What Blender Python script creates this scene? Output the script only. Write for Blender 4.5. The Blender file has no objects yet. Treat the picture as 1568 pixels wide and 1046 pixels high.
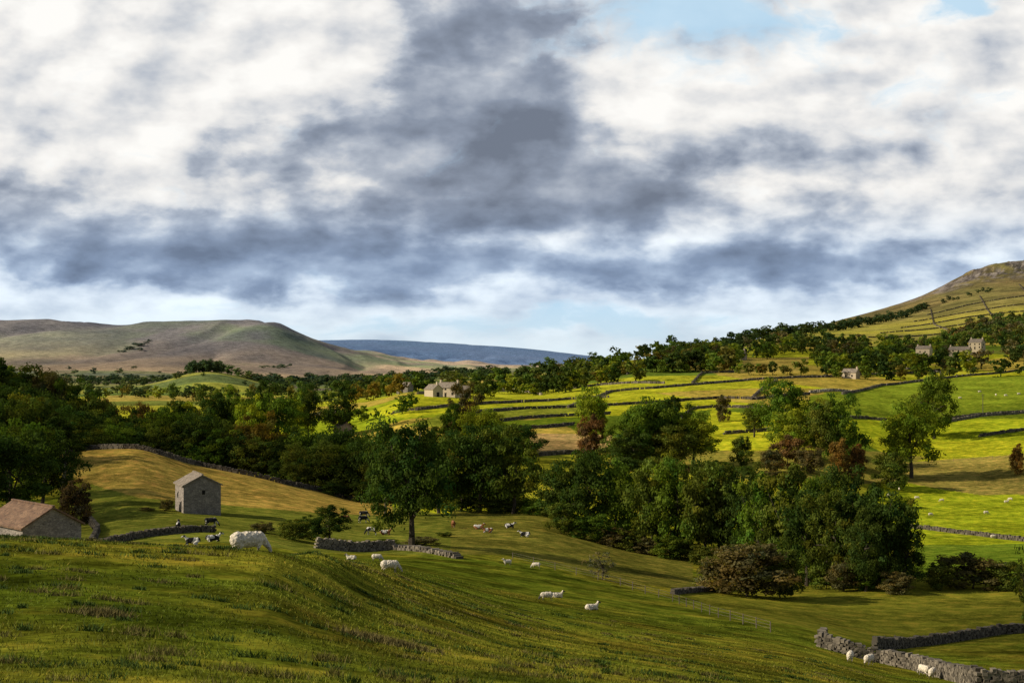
import bpy, bmesh, math, random
import numpy as np
from mathutils import Vector, Matrix, noise as mnoise

random.seed(7)
rng = np.random.default_rng(7)
scene = bpy.context.scene
F = 2178.0; CX = 784.0; HZ = 540.0   # image pixels, used to shape terrain and place objects: column = CX + F*x/y , row = HZ - F*z/y

# ------------------------------------------------------------------ noise
def vnoise(x, y, s=0.0):
    xi = np.floor(x); yi = np.floor(y); fx = x-xi; fy = y-yi
    fx = fx*fx*(3-2*fx); fy = fy*fy*(3-2*fy)
    def h(a, b):
        v = np.sin(a*127.1+b*311.7+s*74.7)*43758.5453
        return v-np.floor(v)
    return (h(xi, yi)*(1-fx)+h(xi+1, yi)*fx)*(1-fy)+(h(xi, yi+1)*(1-fx)+h(xi+1, yi+1)*fx)*fy
def fbm(x, y, s=0.0, o=4):
    t = 0.0; a = 0.5; n = 0
    for i in range(o):
        t = t+a*vnoise(x*2**i, y*2**i, s+i*3.1); n += a; a *= 0.5
    return t/n

# ------------------------------------------------------------------ terrain
def pchip(xk, yk, xq):
    xk = np.asarray(xk, float); yk = np.asarray(yk, float)
    h = np.diff(xk); shp = (-1,)+(1,)*(yk.ndim-1); hh = h.reshape(shp)
    dl = np.diff(yk, axis=0)/hh
    m = np.zeros_like(yk)
    prod = dl[:-1]*dl[1:]
    w1 = 2*hh[1:]+hh[:-1]; w2 = hh[1:]+2*hh[:-1]
    with np.errstate(divide='ignore', invalid='ignore'):
        mm = (w1+w2)/(w1/dl[:-1]+w2/dl[1:])
    m[1:-1] = np.where(prod > 0, mm, 0)
    m[0] = dl[0]; m[-1] = dl[-1]
    i = np.clip(np.searchsorted(xk, xq, side='right')-1, 0, len(xk)-2)
    t = ((xq-xk[i])/h[i]).reshape(shp); hi = h[i].reshape(shp)
    return ((2*t**3-3*t**2+1)*yk[i]+(t**3-2*t**2+t)*hi*m[i]+(-2*t**3+3*t**2)*yk[i+1]+(t**3-t**2)*hi*m[i+1])

cols = {
 -1500: {3:2100,8:1140,14:1030,20:950,42:790,70:800,100:850,140:850,180:825,260:760,330:710,400:650,500:600,700:590,1000:600,1500:595,2200:585,3200:572,4500:520,6000:470,8000:520,11000:545,16000:550},
 0:   {3:2100,8:1160,14:1050,20:968,30:868,42:821,70:828,100:866,140:858,180:836,220:800,260:770,330:722,400:662,500:612,700:602,1000:606,1500:600,2200:588,3200:579,4500:538,6000:489,8000:520,11000:540,16000:548},
 110: {3:2100,8:1160,14:1052,20:970,30:872,42:826,70:832,100:868,140:858,180:836,220:805,260:765,330:692,400:712,500:690,700:650,1000:625,1500:603,2200:588,3200:579,4500:540,6000:491,8000:520,11000:540,16000:548},
 200: {3:2100,8:1165,14:1056,20:978,30:880,42:832,50:835,70:843,100:862,140:852,180:826,220:796,260:758,330:686,360:690,400:722,500:690,700:650,1000:622,1500:602,2200:588,3200:579,4500:543,6000:496,8000:520,11000:540,16000:548},
 300: {3:2100,8:1170,14:1060,20:990,30:888,42:838,50:844,70:852,100:864,140:852,180:822,220:796,240:785,260:772,330:714,355:711,400:742,500:700,700:652,1000:622,1500:603,2200:588,3200:580,4500:550,6000:495,8000:515,11000:535,16000:545},
 400: {3:2100,8:1170,14:1064,20:1000,30:900,42:844,50:852,70:858,100:860,140:852,180:830,220:806,260:780,330:736,365:728,400:746,500:700,700:645,1000:620,1500:602,2200:588,3200:581,4500:556,6000:494,8000:505,11000:528,16000:540},
 480: {3:2100,8:1170,14:1068,20:1012,30:930,42:866,60:846,80:852,100:857,140:856,190:838,220:816,260:790,330:757,375:748,400:757,500:700,700:636,1000:612,1500:600,2200:588,3200:581,4500:562,6000:523,8000:525,11000:521,16000:540},
 560: {3:2100,8:1170,14:1072,20:1024,30:960,42:910,70:872,100:860,140:858,190:846,220:826,260:800,330:772,400:765,500:690,600:648,700:624,1000:608,1500:596,2200:588,3200:580,4500:568,6000:546,8000:535,11000:520,16000:545},
 640: {3:2100,8:1170,14:1080,20:1035,42:942,70:903,100:884,130:874,180:852,200:837,220:828,260:802,330:776,400:755,500:675,600:632,700:606,850:600,1000:598,1500:588,2200:580,3200:575,4500:568,6000:558,8000:545,11000:523,16000:548},
 800: {3:2100,8:1175,14:1092,20:1050,42:990,70:952,100:928,140:898,180:867,220:838,260:806,300:786,330:780,400:722,450:697,500:672,600:636,700:614,850:600,1000:588,1500:576,2200:572,3200:570,4500:566,6000:562,8000:552,11000:534,16000:550},
 1000:{3:2100,8:1180,14:1105,20:1070,42:1020,70:988,100:962,140:930,180:900,220:870,260:844,330:792,400:735,450:705,500:676,600:634,700:605,850:578,1000:558,1250:547,1500:552,2200:562,3200:565,4500:565,6000:562,8000:558,11000:552,16000:552},
 1200:{3:2100,8:1190,14:1120,20:1095,42:1055,70:1020,100:992,140:955,180:924,220:895,260:860,330:790,400:730,450:700,500:668,600:628,700:600,850:575,1000:556,1250:534,1500:521,1800:514,2200:512,3200:514,4500:530,6000:540,8000:550,11000:552,16000:552},
 1400:{3:2100,8:1200,14:1135,20:1112,42:1090,70:1062,100:1035,140:990,180:935,220:888,260:865,330:818,400:768,450:735,500:705,550:678,600:652,700:616,850:582,1000:560,1500:522,2200:488,3200:457,4500:490,6000:520,8000:540,11000:550,16000:552},
 1500:{3:2100,8:1200,14:1138,20:1116,42:1095,70:1070,100:1042,140:988,180:934,220:890,260:862,330:820,400:770,450:735,500:700,550:674,600:650,700:613,850:578,1000:555,1500:514,2200:470,3000:425,3200:411,4500:460,6000:500,8000:530,11000:550,16000:552},
 1568:{3:2100,8:1205,14:1140,20:1120,42:1100,70:1076,100:1046,140:987,180:932,220:890,260:860,330:820,400:770,450:730,500:692,600:648,700:610,850:575,1000:550,1500:510,2200:462,3000:416,3200:399,4500:440,6000:480,8000:520,11000:550,16000:552},
 3100:{3:2100,8:1220,14:1150,20:1130,42:1110,70:1076,100:1030,140:960,180:890,220:850,260:820,330:780,400:740,450:700,500:670,600:620,700:580,850:540,1000:515,1500:470,2200:420,3000:380,3200:376,4500:420,6000:460,8000:500,11000:540,16000:552},
}
LG = np.linspace(math.log(3), math.log(16000), 700)
ckeys = sorted(cols)
prof = np.array([pchip(np.log(sorted(cols[k])), [cols[k][d] for d in sorted(cols[k])], LG) for k in ckeys])
BX = np.arange(-1500, 3101, 10.0)
TAB = pchip(ckeys, prof, BX)
def Pf(px, d):
    px = np.asarray(px, float); d = np.asarray(d, float)
    a = np.clip((px-BX[0])/10.0, 0, len(BX)-1.001); b = np.clip((np.log(d)-LG[0])/(LG[1]-LG[0]), 0, len(LG)-1.001)
    i = a.astype(int); j = b.astype(int); fa = a-i; fb = b-j
    p = (TAB[i, j]*(1-fa)+TAB[i+1, j]*fa)*(1-fb)+(TAB[i, j+1]*(1-fa)+TAB[i+1, j+1]*fa)*fb
    # grassy knoll in the valley
    p = p-26*np.exp(-((px-318)/75.0)**2-((np.log(d)-math.log(1800))/0.12)**2)
    return p
def hgt(x, y):
    x = np.asarray(x, float); y = np.asarray(y, float)
    px = CX+F*x/y
    z = -(Pf(px, y)-HZ)/F*y
    z = z+0.20*(fbm(x/14, y/14, 1)-0.5)*np.clip(y/60, 0.15, 1)+0.05*(fbm(x/1.1, y/1.1, 9, 3)-0.5)*np.clip(1.5-y/120, 0, 1)
    k = np.clip((y-450)/500, 0, 1); z = z+k*2.5*(fbm(x/70, y/70, 2)-0.5)
    k = np.clip((y-2500)/2500, 0, 1)*np.clip((9500-y)/2500, 0.12, 1)
    f1 = fbm(x/520, y/900, 3, 5)
    z = z+k*(y/6000)*56*(f1-0.5)
    z = z-k*(y/6000)*16*np.clip(1-np.abs(fbm(x/420, y/1500, 33, 3)-0.5)*10, 0, 1)
    # crag steps on the right hand fell
    k = np.exp(-((y-3080)/140)**2)*np.clip((x-950)/100, 0, 1)
    st = fbm(x/30, y/60, 5); z = z+k*24*(np.floor(st*7)/7-0.35)
    return z
def W(px, d): return ((px-CX)/F*d, d)
def ground(px, d):
    x, y = W(px, d); return Vector((x, y, float(hgt(x, y))))
DS = np.exp(np.linspace(math.log(6), math.log(12000), 2500))
def at(px, py, lo=6, hi=12000):
    p = Pf(np.full(len(DS), float(px)), DS)
    m = (DS >= lo) & (DS <= hi); ds = DS[m]; pp = p[m]
    s = np.where((pp[:-1]-py)*(pp[1:]-py) <= 0)[0]
    if len(s): return ds[s[0]]
    return ds[np.argmin(np.abs(pp-py))]

# ------------------------------------------------------------------ mesh helper
def mk_mesh(name, V, Q, col=None, matidx=None, mats=(), smooth=False):
    me = bpy.data.meshes.new(name)
    V = np.asarray(V, np.float32); Q = np.asarray(Q, np.int32); n, k = Q.shape
    me.vertices.add(len(V)); me.vertices.foreach_set('co', V.ravel())
    me.loops.add(n*k); me.loops.foreach_set('vertex_index', Q.ravel())
    me.polygons.add(n); me.polygons.foreach_set('loop_start', np.arange(n, dtype=np.int32)*k)
    for m in mats: me.materials.append(m)
    if matidx is not None: me.polygons.foreach_set('material_index', np.asarray(matidx, np.int32))
    me.polygons.foreach_set('use_smooth', np.full(n, smooth))
    if col is not None:
        a = me.color_attributes.new('Col', 'FLOAT_COLOR', 'POINT')
        c = np.ones((len(V), 4), np.float32); c[:, :3] = col
        a.data.foreach_set('color', c.ravel())
    me.update(calc_edges=True); me.validate()
    return me
def add(name, me, loc=(0, 0, 0), rot=0, scale=(1, 1, 1), parent=None):
    o = bpy.data.objects.new(name, me); scene.collection.objects.link(o)
    o.location = loc; o.rotation_euler = (0, 0, rot); o.scale = scale
    if parent: o.parent = parent
    return o

# ------------------------------------------------------------------ materials
def newmat(name):
    m = bpy.data.materials.new(name); m.use_nodes = True; nt = m.node_tree
    b = nt.nodes['Principled BSDF']; b.inputs['Roughness'].default_value = 0.9
    b.inputs['Specular IOR Level'].default_value = 0.15
    return m, nt, b
def nz(nt, vec, scale, detail=4, rough=0.6):
    n = nt.nodes.new('ShaderNodeTexNoise'); n.inputs['Scale'].default_value = scale
    n.inputs['Detail'].default_value = detail; n.inputs['Roughness'].default_value = rough
    nt.links.new(vec, n.inputs['Vector']); return n.outputs['Fac']
def mth(nt, op, a, b=None, c=None, clamp=False):
    n = nt.nodes.new('ShaderNodeMath'); n.operation = op; n.use_clamp = clamp
    for i, v in enumerate((a, b, c)):
        if v is None: continue
        if isinstance(v, (int, float)): n.inputs[i].default_value = v
        else: nt.links.new(v, n.inputs[i])
    return n.outputs[0]
def mixc(nt, f, a, b, mode='MIX'):
    n = nt.nodes.new('ShaderNodeMix'); n.data_type = 'RGBA'; n.blend_type = mode
    for s, v in ((n.inputs['Factor'], f), (n.inputs['A'], a), (n.inputs['B'], b)):
        if isinstance(v, tuple): s.default_value = v if len(v) == 4 else v+(1,)
        elif isinstance(v, (int, float)): s.default_value = v
        else: nt.links.new(v, s)
    return n.outputs['Result']
def rmap(nt, v, a, b, c, d):
    n = nt.nodes.new('ShaderNodeMapRange'); n.interpolation_type = 'SMOOTHSTEP'
    nt.links.new(v, n.inputs[0])
    for i, q in enumerate((a, b, c, d)): n.inputs[i+1].default_value = q
    return n.outputs[0]

def ground_material():
    m, nt, b = newmat('ground_grass')
    geo = nt.nodes.new('ShaderNodeNewGeometry').outputs['Position']
    at_ = nt.nodes.new('ShaderNodeAttribute'); at_.attribute_name = 'Col'
    n1 = nz(nt, geo, 3.5, 3, 0.75); n2 = nz(nt, geo, 0.42, 4, 0.7); n3 = nz(nt, geo, 0.045, 4, 0.65)
    s = mth(nt, 'ADD', mth(nt, 'MULTIPLY', n1, 0.8), mth(nt, 'MULTIPLY', n2, 0.9))
    s = mth(nt, 'ADD', s, mth(nt, 'MULTIPLY', n3, 0.7))          # mean 1.2
    s = rmap(nt, s, 0.93, 1.47, 0.42, 1.62)
    hsv = nt.nodes.new('ShaderNodeHueSaturation'); nt.links.new(at_.outputs['Color'], hsv.inputs['Color']); nt.links.new(s, hsv.inputs['Value'])
    f = rmap(nt, n2, 0.48, 0.66, 0.0, 0.45)
    warm = mixc(nt, 1.0, hsv.outputs[0], (1.7, 1.08, 1.5), 'MULTIPLY')
    c = mixc(nt, f, hsv.outputs[0], warm)
    nt.links.new(c, b.inputs['Base Color'])
    bp = nt.nodes.new('ShaderNodeBump'); bp.inputs['Strength'].default_value = 0.5; bp.inputs['Distance'].default_value = 0.3
    nt.links.new(n2, bp.inputs['Height']); nt.links.new(bp.outputs[0], b.inputs['Normal'])
    b.inputs['Specular IOR Level'].default_value = 0.0
    return m
def leaf_material():
    m, nt, b = newmat('foliage')
    oi = nt.nodes.new('ShaderNodeObjectInfo'); at_ = nt.nodes.new('ShaderNodeAttribute'); at_.attribute_name = 'Col'
    c = mixc(nt, 1.0, oi.outputs['Color'], at_.outputs['Color'], 'MULTIPLY')
    df = nt.nodes.new('ShaderNodeBsdfDiffuse'); nt.links.new(c, df.inputs['Color'])
    tr = nt.nodes.new('ShaderNodeBsdfTranslucent'); nt.links.new(mixc(nt, 1.0, c, (1.4, 1.5, 0.5), 'MULTIPLY'), tr.inputs['Color'])
    mx = nt.nodes.new('ShaderNodeMixShader'); mx.inputs[0].default_value = 0.34
    nt.links.new(df.outputs[0], mx.inputs[1]); nt.links.new(tr.outputs[0], mx.inputs[2])
    nt.links.new(mx.outputs[0], nt.nodes['Material Output'].inputs['Surface']); return m
def attr_material(name, rough=0.9, nscale=None):
    m, nt, b = newmat(name); at_ = nt.nodes.new('ShaderNodeAttribute'); at_.attribute_name = 'Col'
    c = at_.outputs['Color']
    if nscale:
        tc = nt.nodes.new('ShaderNodeTexCoord').outputs['Object']
        n = nz(nt, tc, nscale, 5, 0.7); v = rmap(nt, n, 0.3, 0.7, 0.65, 1.3)
        h = nt.nodes.new('ShaderNodeHueSaturation'); nt.links.new(c, h.inputs['Color']); nt.links.new(v, h.inputs['Value']); c = h.outputs[0]
        bp = nt.nodes.new('ShaderNodeBump'); bp.inputs['Strength'].default_value = 0.6; bp.inputs['Distance'].default_value = 0.03
        nt.links.new(n, bp.inputs['Height']); nt.links.new(bp.outputs[0], b.inputs['Normal'])
    nt.links.new(c, b.inputs['Base Color']); b.inputs['Roughness'].default_value = rough
    return m
def stone_material(name, c1, c2, scale=2.6, sq=2.0):
    m, nt, b = newmat(name)
    tc = nt.nodes.new('ShaderNodeTexCoord').outputs['Object']
    mp = nt.nodes.new('ShaderNodeMapping'); mp.inputs['Scale'].default_value = (1, 1, sq); nt.links.new(tc, mp.inputs[0])
    v = nt.nodes.new('ShaderNodeTexVoronoi'); v.inputs['Scale'].default_value = scale; nt.links.new(mp.outputs[0], v.inputs['Vector'])
    e = nt.nodes.new('ShaderNodeTexVoronoi'); e.feature = 'DISTANCE_TO_EDGE'; e.inputs['Scale'].default_value = scale; nt.links.new(mp.outputs[0], e.inputs['Vector'])
    sep = nt.nodes.new('ShaderNodeSeparateColor'); nt.links.new(v.outputs['Color'], sep.inputs[0])
    c = mixc(nt, sep.outputs[0], c1, c2)
    n = nz(nt, tc, 1.1, 6, 0.7); c = mixc(nt, rmap(nt, n, 0.35, 0.7, 0, 0.55), c, tuple(x*0.5 for x in c1))
    c = mixc(nt, rmap(nt, e.outputs['Distance'], 0.0, 0.07, 0.75, 0.0), c, (0.05, 0.045, 0.04))
    nt.links.new(c, b.inputs['Base Color'])
    bp = nt.nodes.new('ShaderNodeBump'); bp.inputs['Strength'].default_value = 0.8; bp.inputs['Distance'].default_value = 0.05
    nt.links.new(mth(nt, 'MINIMUM', e.outputs['Distance'], 0.12), bp.inputs['Height']); nt.links.new(bp.outputs[0], b.inputs['Normal'])
    return m
def plain(name, c, rough=0.8):
    m, nt, b = newmat(name)
    tc = nt.nodes.new('ShaderNodeTexCoord').outputs['Object']
    n = nz(nt, tc, 4, 4); nt.links.new(mixc(nt, n, tuple(x*0.65 for x in c), tuple(min(1, x*1.3) for x in c)), b.inputs['Base Color'])
    b.inputs['Roughness'].default_value = rough; return m
M_ground = ground_material(); M_leaf = leaf_material()
M_bark = plain('bark', (0.06, 0.047, 0.034)); M_wallstone = attr_material('dry_stone', 0.95)
M_stone = stone_material('barn_stone', (0.22, 0.19, 0.165), (0.38, 0.33, 0.28))
M_slate = stone_material('stone_slate_roof', (0.22, 0.18, 0.14), (0.36, 0.30, 0.23), 2.2, 1.0)
M_redslate = stone_material('weathered_tile_roof', (0.17, 0.10, 0.065), (0.29, 0.18, 0.11), 2.2, 1.0)
M_dark = plain('dark_opening', (0.02, 0.018, 0.015)); M_wood = plain('weathered_wood', (0.16, 0.13, 0.10))
M_blade = attr_material('grass_blades', 0.8); M_coat = attr_material('animal_coat', 0.85, 9.0); M_cream = plain('rendered_wall', (0.50, 0.41, 0.29))

# ------------------------------------------------------------------ terrain mesh + field colours
def inpoly(px, py, pts):
    r = np.zeros(px.shape, bool); n = len(pts); j = n-1
    for i in range(n):
        xi, yi = pts[i]; xj, yj = pts[j]
        c = ((yi > py) != (yj > py)) & (px < (xj-xi)*(py-yi)/(yj-yi+1e-9)+xi)
        r ^= c; j = i
    return r
BRIGHT = (0.33, 0.35, 0.014); LUSH = (0.11, 0.165, 0.012); GOLD = (0.36, 0.28, 0.05); TAN = (0.34, 0.24, 0.08)
FIELDS = [
 (170, 420, (0.13, 0.145, 0.018), [(90, 840), (90, 740), (560, 770), (700, 790), (700, 850), (480, 845)]),
 (235, 420, (0.30, 0.215, 0.04), [(80, 680), (250, 680), (430, 725), (600, 765), (600, 790), (480, 785), (340, 772), (210, 762), (120, 735), (80, 720)]),
 (150, 420, (0.145, 0.14, 0.02), [(690, 780), (860, 790), (1060, 850), (1060, 905), (960, 890), (790, 850), (690, 850)]),
 (140, 260, (0.145, 0.145, 0.014), [(1030, 905), (1568, 880), (2000, 880), (2000, 985), (1568, 985), (1256, 985)]),
 (225, 420, LUSH, [(1400, 900), (1400, 825), (1700, 830), (1700, 895)]),
 (300, 520, (0.26, 0.31, 0.012), [(1330, 835), (1330, 730), (1700, 752), (1700, 832)]),
 (380, 620, (0.24, 0.20, 0.04), [(1300, 742), (1340, 712), (1470, 702), (1700, 690), (1700, 755), (1500, 758), (1380, 738)]),
 (300, 520, TAN, [(800, 700), (815, 650), (935, 645), (940, 690)]),
 (300, 620, (0.22, 0.20, 0.03), [(930, 712), (940, 690), (1330, 690), (1420, 700), (1330, 735), (1150, 735)]),
 (400, 700, BRIGHT, [(1060, 690), (1090, 628), (1210, 640), (1210, 690)]),
 (400, 800, (0.27, 0.32, 0.012), [(1300, 670), (1300, 640), (1568, 628), (2200, 610), (2200, 664), (1450, 676)]),
 (500, 900, (0.17, 0.225, 0.014), [(1230, 642), (1240, 606), (1420, 580), (2200, 560), (2200, 625), (1440, 643)]),
 (380, 700, (0.15, 0.21, 0.012), [(735, 660), (735, 646), (930, 636), (930, 650)]),
 (380, 900, BRIGHT, [(560, 632), (640, 603), (870, 600), (870, 611), (620, 640)]),
 (380, 900, (0.19, 0.22, 0.02), [(620, 652), (700, 628), (935, 615), (935, 624), (700, 655)]),
 (900, 1500, BRIGHT, [(965, 562), (975, 543), (1055, 541), (1050, 556)]),
 (700, 1500, GOLD, [(1130, 572), (1140, 547), (1240, 547), (1230, 572)]),
]
def ground_col(px, P, d, x, y):
    w = fbm(x/9, y/9, 20, 3)[..., None]; w2 = fbm(x/40, y/60, 21, 4)[..., None]; w3 = fbm(x/5+40, y/3.5, 23, 4)[..., None]
    w4 = fbm(x/1.4+7, y/1.2, 27, 3)[..., None]
    c = np.ones(px.shape+(3,))*np.array((0.105, 0.138, 0.010))
    c = c+np.array((0.085, 0.05, 0.006))*np.clip((w2-0.42)*3.0, 0, 1)+np.array((0.07, 0.035, 0.005))*np.clip((w-0.48)*4, 0, 1)
    c = c*(1-0.45*np.clip((w3-0.50)*6, 0, 1))*(1-0.35*np.clip((w4-0.52)*6, 0, 1))
    mid = (d > 300)
    ca = x*0.94+y*0.25; cb = y*0.97-x*0.2
    iu = np.floor(ca/95+0.8*fbm(x/200, y/200, 4)); iv = np.floor(cb/120+0.6*fbm(x/180, y/180, 6))
    hsh = np.sin(iu*12.9898+iv*78.233)*43758.5453; hsh = hsh-np.floor(hsh)
    pal = np.array([BRIGHT, (0.22, 0.28, 0.012), (0.31, 0.31, 0.02), LUSH, BRIGHT, (0.34, 0.27, 0.04), (0.14, 0.17, 0.02)])
    pc = pal[(hsh*6.99).astype(int)]
    c = np.where(mid[..., None], pc, c)
    wpx = px+3*(fbm(x/12, y/12, 7)-0.5); wP = P+3*(fbm(x/12, y/12, 8)-0.5)
    for lo, hi, cc, pts in FIELDS:
        m = inpoly(wpx, wP, pts) & (d >= lo) & (d <= hi)
        c = np.where(m[..., None], np.array(cc), c)
    q = np.clip((d-235)/40, 0, 1)*np.clip((400-d)/30, 0, 1); tuss = fbm(x/3.2, y/1.6, 24, 4)[..., None]
    c = c*(1+(0.5*(tuss-0.5)*2)*(0.6+0.4*q[..., None]))
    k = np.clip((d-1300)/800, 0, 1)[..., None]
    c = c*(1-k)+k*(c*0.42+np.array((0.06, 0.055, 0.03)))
    # fell on the right
    m = ((d > 1350) & (px > 1150))
    n = fbm(x/110, y/200, 11, 5)[..., None]; fell = np.array((0.15, 0.165, 0.03))*(1-n)+np.array((0.30, 0.22, 0.07))*n
    n2 = fbm(x/60, y/70, 12, 4)[..., None]; fell = np.where(n2 > 0.54, fell*0.62, fell)
    up = np.clip((d-2300)/500, 0, 1)[..., None]; fell = fell*(1-0.35*up)
    gg = np.clip((2400-d)/500, 0, 1)[..., None]*np.clip((n-0.25)*3, 0, 1); fell = fell*(1-gg)+(pc*0.35+np.array((0.22, 0.19, 0.03)))*gg
    top = (np.clip((d-2800)/150, 0, 1)*np.clip(1-(d-3250)/80, 0, 1))[..., None]; rk = np.clip((fbm(x/14, y/60, 13, 4)[..., None]-0.40)*7, 0, 1)
    rock = np.where(fbm(x/8, y/30, 18, 2)[..., None] > 0.5, np.array((0.20, 0.18, 0.15)), np.array((0.07, 0.06, 0.05)))
    fell = fell*(1-top*rk*0.85)+rock*top*rk*0.85
    c = np.where(m[..., None], fell, c)
    # far moorland
    m = (d > 3600) & (px < 1150)
    n = fbm(x/380, y/800, 14, 5)[..., None]; n2 = fbm(x/140, y/260, 15, 4)[..., None]; n4 = fbm(x/900+3, y/1600, 17, 3)[..., None]
    hi = np.clip((562-P)/45, 0, 1)[..., None]
    low = np.array((0.46, 0.33, 0.14)); up = np.array((0.19, 0.165, 0.11)); gr = np.array((0.17, 0.23, 0.03))
    moor = low*(1-hi)+up*hi
    kk = np.clip((n-0.44)*7, 0, 1)*(0.35+0.65*np.clip((px-150)/200, 0, 1))[..., None]; moor = moor*(1-kk*0.8)+gr*kk*0.8
    moor = moor*(0.40+1.2*n2)*(0.55+0.85*np.clip((n4-0.35)*3, 0, 1))  # patchy moor tone; mottling also stands in for cloud shade in the colour
    c = np.where(m[..., None], moor, c)
    f = (1-np.exp(-np.clip(d-600, 0, None)/12500))[..., None]  # blue haze of distance painted into the ground colour
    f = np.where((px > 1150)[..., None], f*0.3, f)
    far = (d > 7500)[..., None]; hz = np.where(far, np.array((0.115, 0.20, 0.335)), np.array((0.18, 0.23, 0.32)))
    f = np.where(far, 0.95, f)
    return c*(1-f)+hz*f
gx = np.concatenate([np.linspace(-1450, -60, 90), np.linspace(-57, 1626, 640), np.linspace(1640, 3050, 90)])
gl = np.exp(np.concatenate([np.linspace(math.log(3), math.log(180), 380), np.linspace(math.log(180.5), math.log(1500), 520), np.linspace(math.log(1505), math.log(15800), 330)]))
PX, D = np.meshgrid(gx, gl); X = (PX-CX)/F*D; Y = D
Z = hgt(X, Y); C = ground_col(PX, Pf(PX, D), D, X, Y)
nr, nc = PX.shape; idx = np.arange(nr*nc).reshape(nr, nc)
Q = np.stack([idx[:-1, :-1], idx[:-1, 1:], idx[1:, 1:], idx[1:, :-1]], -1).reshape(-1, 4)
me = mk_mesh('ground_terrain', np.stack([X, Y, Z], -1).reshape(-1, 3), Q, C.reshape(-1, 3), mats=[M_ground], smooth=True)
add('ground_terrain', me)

# ------------------------------------------------------------------ grass blades
def blades(name, n, dlo, dhi, hmin, hmax, pxlo=-80, pxhi=1650, centre=None, spread=1.0, tint=None, wk=0.0011):
    if centre is None:
        px = rng.uniform(pxlo, pxhi, n); d = np.exp(rng.uniform(math.log(dlo), math.log(dhi), n)); x = (px-CX)/F*d; y = d
        keep = fbm(x/1.1, y/1.1, 41, 3)+rng.uniform(-.2, .2, n) > 0.45; x = x[keep]; y = y[keep]
    else:
        x = centre[0]+rng.normal(0, 1, n)*spread; y = centre[1]+rng.normal(0, 0.6, n)*spread
    n = len(x); d = y; px = CX+F*x/y; z = hgt(x, y)
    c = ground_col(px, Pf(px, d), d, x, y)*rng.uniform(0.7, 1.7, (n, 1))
    c = np.where(rng.random((n, 1)) < 0.10, c*np.array((1.6, 1.15, 1.6)), c)
    if tint is not None: c = np.array(tint)*rng.uniform(0.5, 1.5, (n, 1))
    h = rng.uniform(hmin, hmax, n)*(0.5+fbm(x/2.5, y/2.5, 44, 3)); a = rng.uniform(0, 2*math.pi, n); w = np.maximum(0.006, d*wk*rng.uniform(0.4, 1.0, n)*0.6)
    base = np.stack([x, y, z-0.01], -1); t = np.stack([np.cos(a)*w, np.sin(a)*w*0.4, 0*w], -1)
    lean = np.stack([rng.normal(0, .5, n)*h, rng.normal(0, .5, n)*h, h], -1)
    V = np.stack([base-t, base+t, base+lean], 1).reshape(-1, 3)
    Qt = np.arange(3*n).reshape(n, 3)
    add(name, mk_mesh(name, V, Qt, np.repeat(c, 3, 0), mats=[M_blade]))
blades('grass', 240000, 9, 130, 0.02, 0.075)
nt_ = 620; tp = rng.uniform(-60, 1640, nt_); td = np.exp(rng.uniform(math.log(11), math.log(110), nt_)); ci_ = rng.integers(0, nt_, 60000)
tcx = ((tp-CX)/F*td)[ci_]; tcy = td[ci_]; tsp = rng.uniform(0.05, 0.30, nt_)[ci_]*np.clip(tcy/35, 0.6, 2.0)
tcol = np.where(rng.random(nt_)[ci_, None] < 0.45, np.array([[0.15, 0.13, 0.03]]), np.array([[0.05, 0.085, 0.010]]))
blades('grass_tufts', 60000, 0, 0, 0.05, 0.13, centre=(tcx, tcy), spread=tsp, tint=tcol)
for (bx, by, nn, sp) in ((590, 985, 2600, 0.36), (160, 940, 900, 0.2)):
    d = at(bx, by, 8, 60); x, y = W(bx, d); blades('rough_grass_tussock', nn, 0, 0, 0.06, 0.20, centre=(x, y), spread=sp, tint=(0.16, 0.13, 0.04))

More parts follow.
